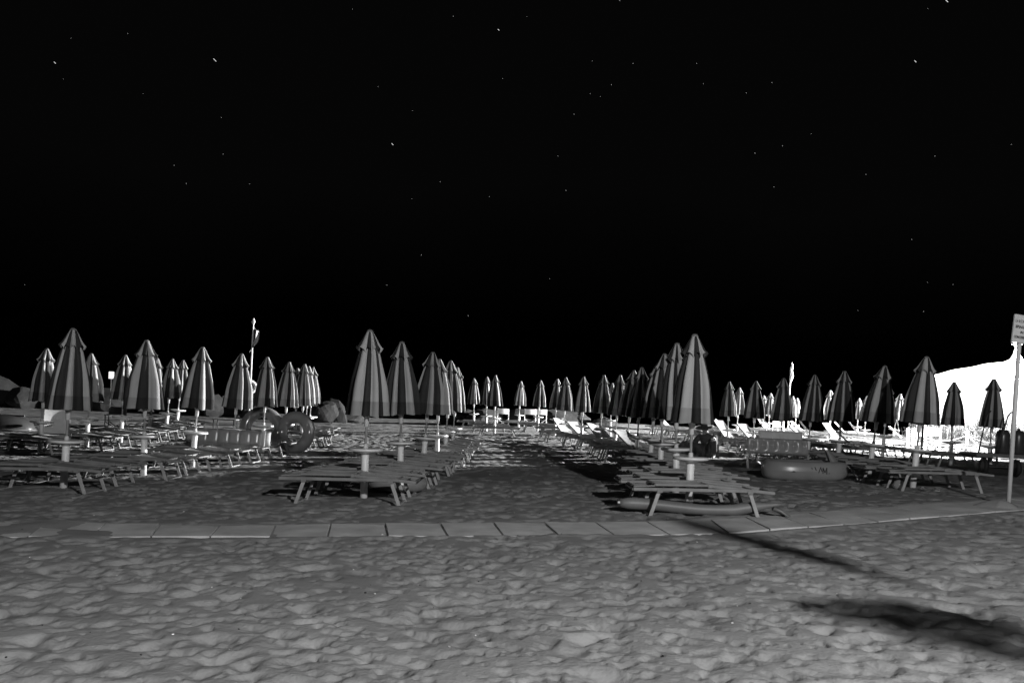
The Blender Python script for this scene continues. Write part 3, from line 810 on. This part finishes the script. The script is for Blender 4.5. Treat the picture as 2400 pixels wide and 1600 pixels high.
# ------------------------------------------------------------------ flagpoles, small sign, buoy
x, y = -9.35, 28.4
t = thing('flagpole', (x, y, gz(x, y)), 'tall white flagpole with limp tricolour flag behind the left umbrellas', 'flagpole', scale=(1, 1, .95))
obj('pole', MB().lathe([(.035, -.1), (.033, 2), (.026, 4.25)], 12).mesh('pole', M['white']), t)
obj('finial', MB().lathe([(.02, 4.25), (.055, 4.3), (.06, 4.38), (.03, 4.46), (.005, 4.5)], 12).mesh('finial', M['white'], True), t)
b = MB()
def flagf(u, v):
    return (.04 + .22 * u * (1 - .35 * abs(v - .4)) * (1 - .75 * v * v) * (1 if v < .75 else 1) - .17 * smooth(.45, .95, v) * u, .07 * math.sin(9 * u + 3 * v), 4.12 - .70 * v - .38 * u * (.35 + .3 * v))
for (a0, a1, mi) in ((0, .36, 0), (.36, .72, 1), (.72, 1, 2)):
    b.grid(lambda u, v, a0=a0, a1=a1: flagf(a0 + (a1 - a0) * u, v), 6, 14, mi)
obj('flag', b.mesh('flag', [M['flagd'], M['flagw'], M['flagg']], True), t)
tag(obj('lifebuoy', torus(.19, .19, .06, 36, 12).mesh('lifebuoy', M['flagw'], True), None, (x + .03, y - .12, gz(x, y) + 1.82), (R(88), 0, R(30))), 'white lifebuoy hanging on the tall flagpole', 'lifebuoy')
x, y = 16.05, 46.2
t = thing('flagpole', (x, y, gz(x, y)), 'slim flagpole with furled white flag in the floodlit far field', 'flagpole')
obj('pole', MB().lathe([(.04, -.1), (.03, 4.0)], 10).mesh('pole', M['white']), t)
b = MB(); b.tube([(.03, -.05, 4.25), (.06, -.06, 4.0), (.04, -.05, 3.75), (.09, -.06, 3.5), (.02, -.05, 3.25), (.01, -.03, 3.1)], [.03, .065, .045, .08, .085, .03], 10)
obj('flag', b.mesh('flag', M['flagw'], True), t)
x, y = -20.42, 40.5
t = thing('notice_post', (x, y, gz(x, y)), 'small blank white notice plate on a thin post at the breakwater', 'sign')
obj('post', MB().lathe([(.02, -.1), (.02, 2.2)], 8).mesh('post', M['steel']), t)
obj('plate', MB().box((0, -.03, 2.02), (.25, .02, .36)).mesh('plate', M['white']), t, rot=(0, 0, .55))

# ------------------------------------------------------------------ sign on the right
x, y = 7.90, 12.57
t = thing('beach_sign', (x, y, gz(x, y)), 'white board lettered SPIAGGIA IN CONCESSIONE on a leaning white pole', 'sign', rot=(0, R(1.0), 0))
obj('pole', MB().lathe([(.033, -.15), (.033, 2.95), (.02, 2.955)], 14).mesh('pole', M['signw'], True), t)
bd = obj('board', MB().box((0, 0, 0), (.31, .018, .43)).box((0, -.004, .212), (.318, .02, .014)).box((0, -.004, -.212), (.318, .02, .014)).box((-.157, -.004, 0), (.012, .02, .42)).box((.157, -.004, 0), (.012, .02, .42)).mesh('board', M['signw']), t, (.0, -.042, 2.80), (0, R(3.5), R(10)))
def text(body, size, zz, m, parent):
    cu = bpy.data.curves.new('lettering', 'FONT'); cu.body = body; cu.size = size; cu.align_x = 'CENTER'; cu.align_y = 'CENTER'; cu.extrude = .001; cu.offset = .0016
    o = bpy.data.objects.new('tmp', cu); COL.objects.link(o)
    dg = bpy.context.evaluated_depsgraph_get()
    me = bpy.data.meshes.new_from_object(o.evaluated_get(dg))
    bpy.data.objects.remove(o)
    me.materials.clear(); me.materials.append(m)
    xs = [v.co.x for v in me.vertices]; wid = max(xs) - min(xs)
    o = obj('lettering', me, parent, (0, -.0125, zz), (R(90), 0, 0))
    if wid > .272:
        o.scale = (.272 / wid, 1, 1)
    return o
text('LA SCOGLIERA', .062, .118, M['inkg'], bd); text('SPIAGGIA', .058, .028, M['ink'], bd); text('IN', .056, -.055, M['ink'], bd); text('CONCESSIONE', .054, -.133, M['ink'], bd)
b = MB(); b.grid(lambda u, v: (.34 * math.cos(2 * PI * u) * v ** .8 * (1 + .25 * math.sin(6 * PI * u)), .28 * math.sin(2 * PI * u) * v ** .8 * (1 + .2 * math.cos(4 * PI * u)), .13 * (1 - v ** 1.3) - .02), 28, 8, closed_u=True)
tag(obj('sand_mound', b.mesh('sand_mound', M['sand'], True), None, (x - .14, y - .02, gz(x, y))), 'small heap of sand around the foot of the sign pole', 'sand heap')

# ------------------------------------------------------------------ person sitting in a wide hat
def skinned(name, chains, m, parent, sub=2):
    """chains: list of lists of (x,y,z,r); first point of a later chain may be an index of an earlier vertex"""
    vs, rad_, ed = [], [], []
    for ch in chains:
        prev = None
        for p in ch:
            if isinstance(p, int):
                prev = p; continue
            vs.append(p[:3]); rad_.append(p[3]); k = len(vs) - 1
            if prev is not None:
                ed.append((prev, k))
            prev = k
    me = bpy.data.meshes.new(name); me.from_pydata(vs, ed, []); me.update()
    o = obj(name, me, parent)
    md = o.modifiers.new('skin', 'SKIN'); md.use_smooth_shade = True
    o.modifiers.new('sub', 'SUBSURF').levels = sub; o.modifiers['sub'].render_levels = sub
    sv = me.skin_vertices[0].data
    for i, r_ in enumerate(rad_):
        sv[i].radius = (r_, r_); sv[i].use_root = i == 0
    me.materials.append(m)
    return o
px_, py_ = 5.86, 23.6
P = thing('person', (px_, py_, gz(px_, py_)), 'person in dark clothes and wide brimmed hat sitting on the sand, knees drawn up', 'person', rot=(0, 0, R(-38)), scale=(1.12, 1.12, 1.12))
# body: pelvis, spine, neck, head; two legs; two arms ending in palms
B = [[(0, .05, .13, .15), (-.01, .03, .27, .145), (-.02, -.01, .42, .15), (-.03, -.05, .54, .13), (-.035, -.07, .60, .058), (-.04, -.09, .66, .052), (-.05, -.12, .725, .088), (-.055, -.13, .80, .08)],
     [0, (.10, -.02, .13, .105), (.22, -.22, .33, .085), (.30, -.36, .46, .07), (.32, -.36, .28, .056), (.34, -.35, .09, .04), (.345, -.40, .045, .036), (.35, -.50, .03, .03)],
     [0, (-.11, -.02, .13, .105), (-.22, -.2, .26, .085), (-.33, -.36, .36, .07), (-.30, -.42, .2, .056), (-.26, -.46, .07, .04), (-.27, -.51, .045, .036), (-.30, -.60, .03, .03)],
     [3, (.12, -.05, .545, .062), (.19, -.08, .50, .052), (.27, -.16, .38, .043), (.30, -.27, .50, .034), (.30, -.34, .535, .026), (.295, -.39, .53, .030)],
     [3, (-.17, -.06, .54, .062), (-.24, -.1, .48, .052), (-.31, -.18, .33, .043), (-.32, -.3, .40, .034), (-.32, -.37, .43, .026), (-.31, -.42, .425, .030)]]
body = skinned('body', B, M['skin'], P)
for sgn, hx, hy, hz in ((1, .295, -.39, .53), (-1, -.31, -.42, .425)):
    for k, ln in enumerate((.052, .06, .056, .044)):
        ox = (k - 1.5) * .017
        skinned('finger', [[(hx + ox, hy, hz + .006, .009), (hx + ox, hy - ln * .55, hz - .002, .0085), (hx + ox, hy - ln * .9, hz - .03, .0075), (hx + ox, hy - ln * .95, hz - .055, .0065)]], M['skin'], body, 1)
    skinned('thumb', [[(hx - sgn * .024, hy + .02, hz, .010), (hx - sgn * .045, hy - .01, hz - .015, .009), (hx - sgn * .045, hy - .035, hz - .03, .0075)]], M['skin'], body, 1)
C_ = [[(0, .05, .13, .20), (-.01, .04, .27, .20), (-.02, .0, .42, .195), (-.03, -.05, .53, .165), (-.034, -.065, .575, .08)],
      [3, (.14, -.06, .55, .10), (.21, -.10, .50, .085), (.27, -.165, .40, .07), (.29, -.22, .45, .055)],
      [3, (-.19, -.065, .545, .10), (-.26, -.11, .48, .085), (-.31, -.18, .36, .07), (-.315, -.25, .38, .055)]]
skinned('shirt', C_, M['cloth'], P)
D_ = [[(0, .05, .125, .20), (.10, -.02, .15, .15), (.22, -.22, .33, .125), (.30, -.36, .46, .10), (.325, -.36, .28, .09), (.337, -.355, .10, .075)],
      [0, (-.11, -.02, .15, .15), (-.22, -.2, .26, .125), (-.33, -.36, .36, .10), (-.30, -.42, .2, .09), (-.265, -.455, .09, .075)]]
skinned('trousers', D_, M['cloth'], P)
# face: nose, ears, mouth, eyes
fx, fy, fz = -.052, -.125, .745
b = MB()
b.lathe([(.014, -.02), (.012, 0), (.006, .03)], 10, c=(fx, fy - .088, fz - .005))
for s_ in (-1, 1):
    b.lathe([(.004, -.03), (.012, -.02), (.014, .01), (.006, .028)], 8, c=(fx + s_ * .088, fy + .01, fz))
obj('face_relief', b.mesh('face_relief', M['skin'], True), body)
b = MB().bar((fx - .022, fy - .085, fz - .045), (fx + .022, fy - .085, fz - .045), .01, .008)
for s_ in (-1, 1):
    b.lathe([(.004, -.008), (.010, 0), (.004, .008)], 8, c=(fx + s_ * .03, fy - .082, fz + .018))
obj('eyes_and_mouth', b.mesh('eyes_and_mouth', M['ink']), body)
obj('hair', MB().lathe([(.092, -.05), (.1, 0), (.095, .04), (.05, .08)], 16, c=(fx, fy + .02, fz + .02)).mesh('hair', M['hat'], True), P)
b = MB()
b.lathe([(.27, -.02), (.275, -.012), (.2, .012), (.105, .022), (.1, .07), (.085, .105), (.03, .118)], 32)
hat = tag(obj('sun_hat', b.mesh('sun_hat', M['hat'], True), None, (px_ - .14, py_ - .06, gz(px_, py_) + .90), (R(10), R(-12), 0)), 'wide brimmed dark hat on the head of the sitting person', 'hat')
b = MB()
b.grid(lambda u, v: ((.24 + .03 * math.sin(6 * PI * u)) * math.cos(2 * PI * u) * math.sin(PI * (.08 + .92 * v)) ** .5, (.17 + .02 * math.cos(4 * PI * u)) * math.sin(2 * PI * u) * math.sin(PI * (.08 + .92 * v)) ** .5, .48 * (1 - v)), 28, 12, closed_u=True)
t = thing('beach_bag', (px_ - .62, py_ - .02, gz(px_ - .6, py_)), 'bulging dark beach bag on the sand left of the sitting person', 'bag')
obj('body', b.mesh('body', M['cloth'], True), t)
obj('strap', MB().tube([(-.13, -.02, .42), (-.08, -.03, .58), (.06, -.03, .6), (.13, -.02, .42)], .015, 6).mesh('strap', M['vdkgrey'], True), t)

# ------------------------------------------------------------------ hand cart with two canisters
cx_, cy_ = 12.35, 20.3
cz = gz(cx_, cy_)
t = thing('hand_cart', (cx_, cy_, cz), 'low dark hand cart on two rubber wheels with tall bent handles', 'cart')
obj('deck', MB().box((.45, .25, .53), (2.0, .75, .05)).box((.45, -.14, .495), (2.0, .04, .06)).box((.45, .64, .495), (2.0, .04, .06)).mesh('deck', M['deck']), t)
for k, wx in enumerate((-.28, .42)):
    wl = obj('wheel', torus(.17, .17, .055, 36, 12, 1.0).mesh('wheel', M['rubber'], True), t, (wx, -.02 - .2 * k, .225), (R(90), 0, R(80)))
    obj('rim', MB().lathe([(.13, -.03), (.13, .03), (.03, .045)], 20).mesh('rim', M['steel']), wl)
b = MB().bar((-.28, -.05, .225), (.42, -.2, .225), .03, .03).bar((0, -.1, .24), (0, -.1, .5), .04, .04)
obj('axle', b.mesh('axle', M['steel']), t)
b = MB().box((.1, .2, .16), (.55, .4, .2)); obj('underbox', b.mesh('underbox', M['rubber']), t)
for x0, x1, x2 in ((-.48, -.30, -.20), (.02, .22, .34), (.92, .82, .70)):
    obj('handle', MB().tube([(x0, -.1, .53), ((x0 + x1) / 2, -.1, 1.1), (x1, -.1, 1.5), (x1 + (x2 - x1) * .5, -.1, 1.6), (x2, -.08, 1.63)], .019, 8).mesh('handle', M['steel'], True), t)
for k, dx in enumerate((.38, .78)):
    t2 = thing('canister', (cx_ + dx, cy_ + .32, cz + .556), 'dark glossy domed canister on the cart deck, %s one' % ('left' if k == 0 else 'right'), 'canister', 'canisters on the cart')
    obj('body', MB().lathe([(.155, 0), (.165, .02), (.165, .46), (.15, .55), (.1, .61), (.02, .63)], 28).mesh('body', M['binp'], True), t2)
    obj('lid_knob', MB().lathe([(.03, .62), (.04, .65), (.02, .67)], 12).mesh('lid_knob', M['steel'], True), t2)

# ------------------------------------------------------------------ rope barrier
PO = [(14.35, 24.9), (15.62, 27.2), (14.0, 27.0), (16.95, 28.2), (17.4, 31.5)]
PO = [(14.95, 30.0), (15.35, 30.4), (17.75, 31.0), (20.3, 32.0)]
for i, (x, y) in enumerate(PO):
    t = thing('barrier_post', (x, y, gz(x, y)), 'thick white barrier post standing in the floodlight, %s from left' % ORD[i], 'post', 'white barrier posts')
    obj('shaft', MB().lathe([(.052, -.1), (.052, .92)], 16).mesh('shaft', M['white'], True), t)
    obj('cap', MB().lathe([(.06, .92), (.06, .95), (.03, .975), (.005, .98)], 16).mesh('cap', M['white'], True), t)
for i in range(1, len(PO) - 1):
    (x0, y0), (x1, y1) = PO[i], PO[i + 1]
    pts = [(x0 + (x1 - x0) * u, y0 + (y1 - y0) * u, gz(x0, y0) + .78 - .26 * math.sin(PI * u)) for u in np.linspace(0, 1, 14)]
    tag(obj('rope', MB().tube(pts, .02, 8).mesh('rope', M['rope'], True)), 'sagging pale rope strung between barrier posts, %s span' % ORD[i - 1], 'rope', 'ropes of the barrier')

# floodlight on its post
for (fp, fd), lab in zip(FLOODS, ('floodlight on a tall steel post just outside the right edge', 'low floodlight on a steel post hidden behind the nearest boat row umbrella')):
    z0 = gz(fp.x, fp.y)
    t = thing('floodlight', (fp.x, fp.y, z0), lab, 'floodlight')
    obj('post', MB().lathe([(.04, -.1), (.035, fp.z - z0)], 12).mesh('post', M['steel'], True), t)
    o = obj('lamp_head', MB().box((0, 0, .03), (.36, .26, .10)).mesh('lamp_head', M['steel']), t, (0, 0, fp.z - z0), fd.to_track_quat('-Z', 'Y').to_matrix().to_euler())
    obj('glass', MB().box((0, 0, -.026), (.30, .2, .01)).mesh('glass', M['lampface']), o)

# ------------------------------------------------------------------ glowing marquee on the right
tx, ty = 30.2, 48.0
t = thing('marquee', (tx, ty, gz(tx, ty) - .1), 'brightly glowing white marquee with peaked roof at the right edge', 'marquee', rot=(0, 0, R(-32)), scale=(.86, .86, 1))
TP = [(.0, 6.2), (.10, 6.05), (.2, 5.62), (.38, 5.32), (.75, 5.12), (1.4, 4.98), (2.2, 4.82), (3.6, 4.42), (5.5, 3.86)]
def tz(r_):
    for (a0, z0), (a1, z1) in zip(TP[:-1], TP[1:]):
        if r_ <= a1:
            return z0 + (z1 - z0) * (r_ - a0) / (a1 - a0)
    return TP[-1][1]
b = MB()
n = 56
cs = [math.copysign(abs(2 * i / n - 1) ** 1.9 * 5.5, 2 * i / n - 1) for i in range(n + 1)]
b.grid(lambda u, v: (cs[round(u * n)], cs[round(v * n)], tz(max(abs(cs[round(u * n)]), abs(cs[round(v * n)]))) + .03 * math.sin(cs[round(u * n)] * 3)), n, n)
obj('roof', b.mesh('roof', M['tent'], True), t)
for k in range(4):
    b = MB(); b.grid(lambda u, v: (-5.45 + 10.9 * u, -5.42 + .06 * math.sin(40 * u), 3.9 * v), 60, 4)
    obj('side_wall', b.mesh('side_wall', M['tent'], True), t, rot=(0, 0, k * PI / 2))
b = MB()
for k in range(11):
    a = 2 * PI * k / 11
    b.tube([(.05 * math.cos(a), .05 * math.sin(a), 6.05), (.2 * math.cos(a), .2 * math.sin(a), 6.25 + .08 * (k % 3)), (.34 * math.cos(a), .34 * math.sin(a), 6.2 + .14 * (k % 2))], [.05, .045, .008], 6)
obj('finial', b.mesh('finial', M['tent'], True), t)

# reeds before the marquee
def reed_clump(seed):
    rs = random.Random(seed); b = MB()
    for _ in range(170):
        x, y = rs.gauss(0, .6), rs.gauss(0, .3)
        h = rs.uniform(.9, 2.1) if _ < 55 else rs.uniform(.4, 1.15); bx, by = rs.gauss(0, .22) * h * .5, rs.gauss(0, .15)
        b.tube([(x, y, -.05), (x + bx * .3, y + by * .3, h * .5), (x + bx, y + by, h)], [.016, .013, .003], 4, cap=False)
        for q_ in range(2):
            z = h * rs.uniform(.3, .8); dx = rs.choice((-1, 1)) * rs.uniform(.1, .3)
            b.add([(x + bx * z / h * .6, y, z), (x + bx * z / h * .6 + dx * .5, y + .01, z + .16), (x + bx * z / h * .6 + dx, y, z + .1), (x + bx * z / h * .6 + dx * .5, y + .01, z + .12)], [(0, 1, 2, 3)])
    return b.mesh('reed_clump', M['reed'])
RM = [reed_clump(s) for s in (1, 2, 3)]
for i, sx_ in enumerate((2170, 2200, 2262, 2290, 2312, 2362, 2392, 2418)):
    d_ = 38.5 + (i % 3) * .6
    x = (sx_ - 1200) / 1867 * d_
    tag(obj('reed_clump', RM[i % 3], None, (x, d_, gz(x, d_)), (0, 0, random.uniform(0, 6.28)), scale=(1, 1, random.uniform(.8, 1.1))), 'ragged clump of dry reeds in front of the glowing marquee, %s from left' % ORD[i], 'reeds', 'reeds before the marquee')

# ------------------------------------------------------------------ things beside the camera whose shadows fall into the picture
x, y = 4.42, .35
t = thing('palm_tree', (x, y, gz(x, y)), 'low palm outside the frame whose frond shadows cross the right foreground', 'palm tree')
b = MB(); pts = [(.0, 0, -.2), (.03, .02, .5), (-.03, .05, 1.2), (-.06, .08, 1.9), (-.08, .10, 2.6)]
b.tube(pts, [.19, .17, .15, .14, .15], 14)
obj('trunk', b.mesh('trunk', M['deck'], True), t)
CR = Vector((-.08, .10, 2.6))
def frond(tip, droop, wide, n_=30, seed=0):
    rs = random.Random(seed); b = MB(); tip = Vector(tip)
    P = [CR.lerp(tip, u) + Vector((0, 0, droop * math.sin(PI * u))) for u in [i / 20 for i in range(21)]]
    b.tube(P, [.035 * (1 - .8 * i / 20) if wide > .2 else (.012 if 3 < i < 9 else .088 * min(1, abs(i - 6) / 6)) for i in range(21)], 6)
    ax = (tip - CR).normalized(); sd = ax.cross(Vector((0, 0, 1))).normalized()
    for k in range(n_ if wide > .2 else 0):
        u = .14 + .85 * k / n_; p = CR.lerp(tip, u) + Vector((0, 0, droop * math.sin(PI * u)))
        for sg in (-1, 1):
            ln = wide * math.sin(PI * (.18 + .75 * u)) * rs.uniform(.7, 1.1)
            e_ = p + sd * sg * ln * .8 + ax * ln * .55 + Vector((0, 0, -ln * rs.uniform(.2, .5)))
            w_ = ax * .022
            m_ = p.lerp(e_, .5) + Vector((0, 0, .03))
            b.add([p - w_, p + w_, m_ + w_ * 1.2, e_, m_ - w_ * 1.2], [(0, 1, 2, 3, 4)])
    return b.mesh('frond', M['reed'], False)
for k, (tp, dr, wd) in enumerate([((3.02 - x, 2.89 - y, 1.75), .18, .5), ((3.58 - x, 2.06 - y, 3.15), .12, .10), ((3.3 - x, 2.3 - y, 1.95), .15, .40),
                                  ((1.6, .4, 1.9), .4, .4), ((1.4, -.9, 2.2), .4, .4), ((.5, -1.6, 1.9), .4, .4), ((-.7, -1.6, 2.1), .4, .4), ((1.5, 1.2, 1.7), .4, .4)]):
    obj('frond', frond(tp, dr, wd, seed=k), t)
